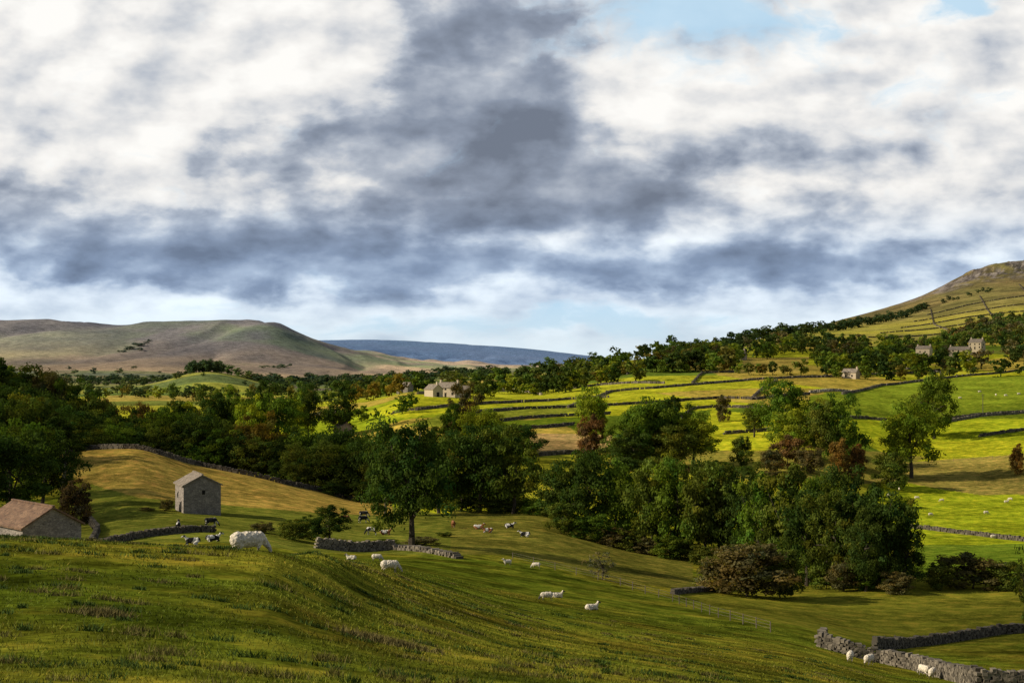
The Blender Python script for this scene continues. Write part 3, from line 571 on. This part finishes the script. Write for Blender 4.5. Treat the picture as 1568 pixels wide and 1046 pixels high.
house('stone_farmhouse', 1130, 1060, 6, 12, 4.6, 7, 50, M_cream, M_slate, hw, 2)
house('stone_farmhouse', 1303, 845, 5.5, 9, 3.6, 5.6, 50, M_cream, M_slate, [('s', -2, 1, 1, 1.2), ('s', 2, 1, 1, 1.2)], 1)
house('stone_farmhouse', 1470, 1030, 6, 15, 4.8, 7, 52, M_cream, M_slate, hw, 2, sink=-3)
house('stone_farmhouse', 1496, 1110, 6, 11, 5.5, 8, 40, M_cream, M_slate, hw, 2, sink=-4)
house('stone_farmhouse', 1415, 1080, 5.5, 11, 4, 6, 50, M_cream, M_slate, [('s', -2, 1, 1, 1.2), ('s', 2, 1, 1, 1.2)], 2, sink=-4)
house('stone_field_barn', 525, 560, 5, 6, 3.6, 5.4, 35, M_stone, M_slate, [('s', 0, 0, 1.4, 2.1)])
house('stone_field_barn', 637, 425, 6, 6, 4, 5.8, 60, M_stone, M_redslate, [('s', 0, 0, 1.4, 2.1)], sink=-3)
house('stone_field_barn', 620, 850, 6, 8, 4, 6, 60, M_stone, M_slate, [('s', 0, 0, 1.4, 2.1)])

# ------------------------------------------------------------------ animals
def critter(parts, vox, smooth=4):
    bm = bmesh.new()
    for p in parts:
        if p[0] == 'e':
            _, c, r, ry = p
            M = Matrix.Translation(c) @ Matrix.Rotation(ry, 4, 'Y') @ Matrix.Diagonal((r[0], r[1], r[2], 1))
            bmesh.ops.create_icosphere(bm, subdivisions=3, radius=1.0, matrix=M)
        else:
            _, a, b, r0, r1 = p
            a = Vector(a); b = Vector(b); L = (b-a).length; q = (b-a).to_track_quat('Z', 'Y').to_matrix().to_4x4()
            bmesh.ops.create_cone(bm, cap_ends=True, segments=14, radius1=r0, radius2=r1, depth=L, matrix=Matrix.Translation((a+b)/2) @ q)
            for (c, r) in ((a, r0), (b, r1)): bmesh.ops.create_icosphere(bm, subdivisions=2, radius=r, matrix=Matrix.Translation(c))
    me = bpy.data.meshes.new('m'); bm.to_mesh(me); bm.free()
    o = bpy.data.objects.new('m', me); scene.collection.objects.link(o)
    rm = o.modifiers.new('r', 'REMESH'); rm.mode = 'VOXEL'; rm.voxel_size = vox
    sm = o.modifiers.new('s', 'SMOOTH'); sm.iterations = smooth; sm.factor = 0.5
    dg = bpy.context.evaluated_depsgraph_get(); dg.update(); out = bpy.data.meshes.new_from_object(o.evaluated_get(dg)); bpy.data.objects.remove(o); return out
def animal(pose, cow=False, seed=0, coat=None, vox=0.022):
    P = []
    dz = -0.29 if pose == 'lie' else 0.0
    if cow:
        P += [('e', (-.02, 0, .60+dz), (.50, .185, .215), 0), ('e', (-.36, 0, .63+dz), (.21, .17, .18), 0), ('e', (.30, 0, .60+dz), (.20, .16, .22), 0), ('e', (.05, 0, .55+dz), (.34, .20, .19), 0)]
        nk0 = (.38, 0, .66+dz); nr = (.13, .085); hr = .075
    else:
        P += [('e', (-.02, 0, .54+dz), (.48, .235, .245), 0), ('e', (-.33, 0, .54+dz), (.24, .225, .25), 0), ('e', (.25, 0, .53+dz), (.25, .21, .24), 0)]
        nk0 = (.36, 0, .60+dz); nr = (.17, .10); hr = .07
    if pose == 'graze': pts = [(.56, 0, .42), (.68, 0, .25), (.76, 0, .07)]
    elif pose == 'lie': pts = [(.52, 0, .80+dz), (.60, 0, .93+dz), (.80, 0, .84+dz)]
    else: pts = [(.52, 0, .78), (.60, 0, .90), (.80, 0, .80)]
    n, h, m = pts
    P += [('c', nk0, n, nr[0], nr[1]), ('c', n, h, nr[1], hr*1.1), ('c', h, m, hr*1.05, .043)]
    for s in (-1, 1): P.append(('e', (h[0]-.05, s*.105, h[2]+.03), (.03, .065, .025), 0))
    P += [('c', (-.52, 0, .66+dz), (-.575, 0, .50+dz), .028, .022)] + ([('c', (-.575, 0, .50), (-.57, 0, .25), .018, .026)] if cow and pose != 'lie' else [])
    k = 1.0 if cow else .8
    for s in (-1, 1):
        if pose == 'lie':
            P += [('c', (.32, s*.12, .20), (.48, s*.15, .07), .075, .045), ('c', (.48, s*.15, .07), (.30, s*.19, .035), .038, .03)]
            P += [('c', (-.34, s*.13, .22), (-.12, s*.24, .12), .12, .07), ('c', (-.12, s*.24, .10), (-.34, s*.26, .05), .05, .035), ('c', (-.34, s*.26, .04), (-.14, s*.27, .03), .034, .03)]
        else:
            fo = .05*s*(1 if pose == 'graze' else .6)
            P += [('c', (.30, s*.10, .48), (.33+fo*.5, s*.12, .28), .095*k, .052*k), ('c', (.33+fo*.5, s*.12, .28), (.33+fo, s*.12, .05), .043*k, .033*k), ('c', (.33+fo, s*.12, .06), (.345+fo, s*.12, .02), .036*k, .042*k)]
            P += [('c', (-.38, s*.10, .52), (-.30-fo, s*.13, .37), .14*k, .085*k), ('c', (-.30-fo, s*.13, .37), (-.44-fo, s*.12, .24), .075*k, .042*k), ('c', (-.44-fo, s*.12, .24), (-.41-fo, s*.12, .05), .04*k, .032*k), ('c', (-.41-fo, s*.12, .06), (-.395-fo, s*.12, .02), .035*k, .042*k)]
    if cow and pose != 'lie': P.append(('e', (-.20, 0, .40), (.09, .08, .06), 0))
    me = critter(P, vox)
    co = np.zeros(len(me.vertices)*3, np.float32); me.vertices.foreach_get('co', co); co = co.reshape(-1, 3)
    legs = (co[:, 2] < 0.27) & (co[:, 0] < .5) if pose != 'lie' else (co[:, 2] < 0.085); head = co[:, 0] > (.58 if not cow else .56)
    if not cow:
        no = np.zeros(len(me.vertices)*3, np.float32); me.vertices.foreach_get('normal', no); no = no.reshape(-1, 3)
        body = ~(legs | head)
        for i in np.where(body)[0]:
            v = Vector(co[i]); kk = mnoise.noise(v*13)*0.022+mnoise.noise(v*31)*0.014; co[i] += no[i]*(kk+0.012)
        col = np.ones((len(co), 3))*np.array((0.66, 0.58, 0.45)); col[legs] = (0.26, 0.22, 0.18); col[head] = (0.48, 0.43, 0.36) if seed % 2 == 0 else (0.06, 0.055, 0.05)
    else:
        dark = {'bw': (0.02, 0.02, 0.02), 'br': (0.22, 0.09, 0.035), 'brw': (0.25, 0.10, 0.04)}[coat]
        nn = np.array([mnoise.noise(Vector(c*2.6)+Vector((seed*3.1, 0, 0))) for c in co]); white = nn > (0.05 if coat == 'bw' else (0.5 if coat == 'br' else -0.05))
        col = np.ones((len(co), 3))*np.array(dark); col[white] = (0.62, 0.58, 0.52)
    me.vertices.foreach_set('co', co.ravel())
    a = me.color_attributes.new('Col', 'FLOAT_COLOR', 'POINT'); c4 = np.ones((len(co), 4), np.float32); c4[:, :3] = col; a.data.foreach_set('color', c4.ravel())
    me.materials.clear(); me.materials.append(M_coat); me.polygons.foreach_set('use_smooth', np.full(len(me.polygons), True)); me.update(); return me
SG = animal('graze', seed=0); SG2 = animal('graze', seed=1); SS = animal('stand', seed=0); SL = animal('lie', seed=1); SBIG = animal('graze', seed=0, vox=0.014)
def put(name, me, px, d, rot, s=1.0):
    g = ground(px, d); g.z -= 0.02; add(name, me, g, math.radians(rot), (s, s, s))
put('sheep', SBIG, 380, 50, 28, 1.12)
for (px, py, me_, r, s) in [(538, 857, SL, 180, .9), (577, 859, SG, 0, .9), (597, 876, SG, 10, .95), (777, 864, SS, 200, .95), (821, 869, SG, 170, .95), (837, 919, SG2, 190, .95), (853, 914, SL, 10, .95), (906, 934, SL, 20, 1.0),
     (1302, 1013, SG, 70, 1.0), (1331, 1018, SG2, 50, 1.05), (1415, 1034, SG, 110, 1.0), (1428, 1038, SG, 60, .95), (1404, 764, SG, 0, 1.2), (1442, 768, SG, 180, 1.1), (1510, 787, SG, 10, 1.2), (1541, 770, SS, 0, 1.1), (1425, 790, SG, 20, 1.1),
     (1377, 750, SG, 90, 1.1), (1547, 766, SG, 160, 1.1), (1521, 824, SG, 0, 1.1), (1360, 760, SG, 0, 1.1), (1500, 600, SG, 0, 1.4), (1525, 606, SG, 90, 1.4), (1540, 607, SG, 0, 1.4), (1470, 610, SG, 0, 1.4), (1560, 604, SG, 0, 1.4)]:
    put('sheep', me_, px, at(px, py, 70 if px < 1400 or py > 900 else 300, 900), r, s)
CW = [animal('stand', True, 1, 'bw'), animal('lie', True, 2, 'bw'), animal('graze', True, 3, 'br'), animal('lie', True, 4, 'brw'), animal('graze', True, 5, 'bw'), animal('stand', True, 6, 'br')]
for (px, py, k, r) in [(273, 813, 0, 100), (323, 806, 4, 10), (295, 835, 1, 190), (326, 829, 1, 20), (557, 792, 4, 0), (569, 818, 4, 180), (590, 818, 3, 0), (556, 800, 4, 20), (694, 808, 2, 100), (733, 810, 3, 0), (747, 815, 3, 190), (780, 808, 1, 0), (804, 821, 1, 180), (882, 812, 5, 80), (528, 800, 2, 10)]:
    put('cow', CW[k], px, at(px, py, 165, 330), r, 1.6)

# ------------------------------------------------------------------ sky
w = bpy.data.worlds.new('World'); scene.world = w; w.use_nodes = True; nt = w.node_tree; nt.nodes.clear()
SUN = Vector((-1.0, -0.12, 0.56)).normalized()
elev = math.asin(SUN.z); azi = math.atan2(SUN.x, SUN.y)
out = nt.nodes.new('ShaderNodeOutputWorld')
sky = nt.nodes.new('ShaderNodeTexSky'); sky.sky_type = 'NISHITA'; sky.sun_disc = False; sky.sun_elevation = elev; sky.sun_rotation = azi % (2*math.pi)
bg = nt.nodes.new('ShaderNodeBackground'); bg.inputs[1].default_value = 0.065; nt.links.new(sky.outputs[0], bg.inputs[0])
tc = nt.nodes.new('ShaderNodeTexCoord').outputs['Generated']
sx = nt.nodes.new('ShaderNodeSeparateXYZ'); nt.links.new(tc, sx.inputs[0]); DX, DY, DZ = sx.outputs
m_ = lambda op, a, b=None, c=None, clamp=False: mth(nt, op, a, b, c, clamp)
yy = m_('MAXIMUM', DY, 0.2)
U0 = m_('MULTIPLY_ADD', m_('DIVIDE', DX, yy), 21.78, 7.84); V0 = m_('MULTIPLY_ADD', m_('DIVIDE', DZ, yy), -21.78, 5.4)
def comb(a, b, c=0.0):
    n = nt.nodes.new('ShaderNodeCombineXYZ')
    for i, v in enumerate((a, b, c)):
        if isinstance(v, (int, float)): n.inputs[i].default_value = v
        else: nt.links.new(v, n.inputs[i])
    return n.outputs[0]
def cn(vec, sc, det=7, ro=0.55, col=False):
    n = nt.nodes.new('ShaderNodeTexNoise'); n.noise_dimensions = '2D'; n.inputs['Scale'].default_value = sc; n.inputs['Detail'].default_value = det; n.inputs['Roughness'].default_value = ro
    nt.links.new(vec, n.inputs['Vector']); return n.outputs['Color'] if col else n.outputs['Fac']
VS = m_('MULTIPLY', m_('POWER', m_('MAXIMUM', m_('SUBTRACT', 6.1, V0), 0.05), 0.78), -1.9)
base = comb(m_('MULTIPLY', U0, 0.60), VS)
wc = nt.nodes.new('ShaderNodeSeparateColor'); nt.links.new(cn(base, 0.8, 6, 0.54, True), wc.inputs[0])
wx = m_('SUBTRACT', wc.outputs[0], 0.5); wy = m_('SUBTRACT', wc.outputs[1], 0.5)
U = m_('MULTIPLY_ADD', wx, 1.5, U0); V = m_('MULTIPLY_ADD', wy, 0.9, V0)
def blob(cx, cy, rx, ry, amp, p=2.0):
    a = m_('POWER', m_('ABSOLUTE', m_('MULTIPLY', m_('SUBTRACT', U, cx), 1/rx)), p); b = m_('POWER', m_('ABSOLUTE', m_('MULTIPLY', m_('SUBTRACT', V, cy), 1/ry)), p)
    return m_('MULTIPLY', m_('EXPONENT', m_('MULTIPLY', m_('ADD', a, b), -1.0)), amp)
def tot(lst):
    s = None
    for b_ in lst:
        q = blob(*b_); s = q if s is None else m_('ADD', s, q)
    return s
dark = tot([(7.45, 1.15, 1.55, 1.75, 0.66, 4.0), (6.0, 2.3, 3.0, 0.75, 0.58, 3.0), (8.2, 2.9, 2.4, 0.7, 0.38), (2.8, 3.75, 3.6, 0.72, 0.66, 3.0), (6.8, 4.15, 4.4, 0.36, 0.60), (9.6, 3.2, 2.4, 0.5, 0.34), (12.8, 4.1, 3.6, 0.38, 0.60), (0.0, 3.1, 1.3, 0.6, 0.4), (12.4, 3.1, 2.8, 0.7, 0.30), (11.5, 2.0, 2.8, 0.5, 0.20), (1.5, 2.2, 1.8, 0.4, 0.12),
    (1.6, 0.9, 3.4, 1.2, -0.18), (5.7, 0.8, 0.35, 0.7, -0.30), (4.0, 3.02, 2.0, 0.20, -0.22), (4.0, 4.95, 8.0, 0.22, -0.30)])
n1 = cn(base, 0.9, 8, 0.50); n2 = cn(comb(m_('MULTIPLY_ADD', wx, 1.4, m_('MULTIPLY', U0, 0.60)), m_('MULTIPLY_ADD', wy, 1.4, VS)), 1.8, 7, 0.55)
sh = nt.nodes.new('ShaderNodeVectorMath'); sh.operation = 'ADD'; nt.links.new(base, sh.inputs[0]); sh.inputs[1].default_value = (-0.2, -0.26, 0)
n1b = cn(sh.outputs[0], 0.9, 4, 0.50)
rel = m_('SUBTRACT', n1, n1b)
cen1 = m_('SUBTRACT', n1, 0.5); cen2 = m_('SUBTRACT', n2, 0.5)
mk = m_('ADD', dark, m_('MULTIPLY', cen1, 0.55)); mk = m_('ADD', mk, m_('MULTIPLY', cen2, 0.40)); mk = m_('ADD', mk, m_('MULTIPLY', rel, 0.40))
mask = rmap(nt, mk, 0.12, 0.68, 0.0, 0.29)
T_ = m_('ADD', mask, 0.19); T_ = m_('ADD', T_, m_('MULTIPLY', m_('MAXIMUM', m_('MINIMUM', dark, 1.2), -0.4), 0.34))
T_ = m_('ADD', T_, m_('MULTIPLY', cen1, 0.50)); T_ = m_('ADD', T_, m_('MULTIPLY', rel, 0.85)); T_ = m_('ADD', T_, m_('MULTIPLY', cen2, 0.22))
ramp = nt.nodes.new('ShaderNodeValToRGB'); nt.links.new(T_, ramp.inputs[0])
cr_ = ramp.color_ramp; cr_.interpolation = 'LINEAR'; cr_.elements[0].position = 0.0; cr_.elements[0].color = (1.0, 0.985, 0.95, 1); cr_.elements[1].position = 1.0; cr_.elements[1].color = (0.17, 0.20, 0.26, 1)
for p_, c_ in ((0.14, (0.90, 0.885, 0.86)), (0.30, (0.72, 0.73, 0.745)), (0.52, (0.46, 0.505, 0.58)), (0.76, (0.27, 0.315, 0.40))):
    e_ = cr_.elements.new(p_); e_.color = c_+(1,)
# lower cloud decks are seen through more air and look bluer
lowb = rmap(nt, V0, 2.8, 4.2, 0.0, 1.0)
deck = mixc(nt, lowb, ramp.outputs[0], mixc(nt, 1.0, ramp.outputs[0], (0.90, 1.03, 1.18), 'MULTIPLY'))
blue = tot([(10.7, 0.25, 2.0, 0.75, 0.85), (14.8, 0.0, 0.6, 0.25, 1.0), (6.5, 5.0, 4.0, 0.26, 0.55), (14.2, 1.7, 1.2, 0.5, 0.35), (9.5, 4.95, 2.0, 0.2, 0.5)])
bm = rmap(nt, m_('ADD', blue, m_('MULTIPLY', cen2, -1.2)), 0.15, 0.85, 0.0, 0.85)
ccol = mixc(nt, bm, deck, (0.46, 0.69, 0.88))
hzn = rmap(nt, V0, 4.4, 5.4, 0.0, 0.6); ccol = mixc(nt, hzn, ccol, (0.68, 0.79, 0.84))
cb = nt.nodes.new('ShaderNodeBackground'); nt.links.new(ccol, cb.inputs[0]); cb.inputs[1].default_value = 1.0
cover = m_('MULTIPLY', rmap(nt, DY, 0.25, 0.6, 0.25, 1.0), rmap(nt, DZ, 0.30, 0.62, 1.0, 0.25))
mx = nt.nodes.new('ShaderNodeMixShader'); nt.links.new(cover, mx.inputs[0]); nt.links.new(bg.outputs[0], mx.inputs[1]); nt.links.new(cb.outputs[0], mx.inputs[2]); nt.links.new(mx.outputs[0], out.inputs[0])

sun = bpy.data.lights.new('sun', 'SUN'); sun.energy = 5.0; sun.angle = math.radians(0.5); sun.color = (1.0, 0.89, 0.70)
so = bpy.data.objects.new('sun', sun); scene.collection.objects.link(so); so.rotation_euler = (-SUN).to_track_quat('-Z', 'Y').to_euler()

# ------------------------------------------------------------------ unseen clouds added out of frame, up-sun of the valley, to shade the ground
m_c = bpy.data.materials.new('shade_cloud_mat'); m_c.use_nodes = True; ntc = m_c.node_tree; ntc.nodes.clear()
o_ = ntc.nodes.new('ShaderNodeOutputMaterial'); d_ = ntc.nodes.new('ShaderNodeBsdfDiffuse'); d_.inputs[0].default_value = (0.85, 0.85, 0.86, 1); t_ = ntc.nodes.new('ShaderNodeBsdfTransparent'); x_ = ntc.nodes.new('ShaderNodeMixShader')
x_.inputs[0].default_value = 0.25; ntc.links.new(t_.outputs[0], x_.inputs[1]); ntc.links.new(d_.outputs[0], x_.inputs[2]); ntc.links.new(x_.outputs[0], o_.inputs[0])
def cloud(targets, alt=620.0, seed=0):
    g = random.Random(seed); Vs = []; Fs = []; off = 0
    for (tx, ty, rx, ry) in targets:
        bm_ = bmesh.new(); bmesh.ops.create_icosphere(bm_, subdivisions=4, radius=1.0)
        s = Vector((g.random()*9, g.random()*9, 0)); k = alt/SUN.z; c = Vector((tx+SUN.x*k, ty+SUN.y*k, alt+g.uniform(-25, 25)))
        for v in bm_.verts:
            q = v.co.copy(); r = 1+0.45*mnoise.fractal(q*1.4+s, 1.0, 2.0, 4); v.co = Vector((q.x*rx*r, q.y*ry*r, q.z*min(rx, ry)*0.35*r))+c
        for v in bm_.verts: Vs.append(tuple(v.co))
        for f_ in bm_.faces: Fs.append([v.index+off for v in f_.verts])
        off += len(bm_.verts); bm_.free()
    me = bpy.data.meshes.new('shade_cloud'); me.from_pydata(Vs, [], Fs); me.materials.append(m_c); me.polygons.foreach_set('use_smooth', np.full(len(me.polygons), True)); add('shade_cloud', me)
cloud([(60, 165, 55, 40), (20, 150, 40, 35), (95, 150, 50, 40)], seed=1)
cloud([(-120, 270, 40, 70), (-150, 400, 60, 70), (-100, 430, 45, 40), (-95, 200, 25, 25)], seed=2)
cloud([(190, 1000, 130, 90), (330, 1150, 120, 120), (60, 1050, 60, 60)], seed=4)
cloud([(120, 430, 60, 20), (110, 450, 40, 16), (210, 650, 60, 30), (190, 640, 40, 22), (-20, 560, 50, 24)], seed=5)

cam = bpy.data.cameras.new('camera'); cam.sensor_width = 36; cam.lens = F/1568*36; cam.shift_y = (HZ-523)/1568; cam.clip_end = 40000; cam.clip_start = 0.1
co_ = bpy.data.objects.new('camera', cam); scene.collection.objects.link(co_); co_.location = (0, 0, 0); co_.rotation_euler = (math.pi/2, 0, 0); scene.camera = co_
scene.view_settings.view_transform = 'Standard'; scene.view_settings.look = 'None'; scene.view_settings.exposure = 0
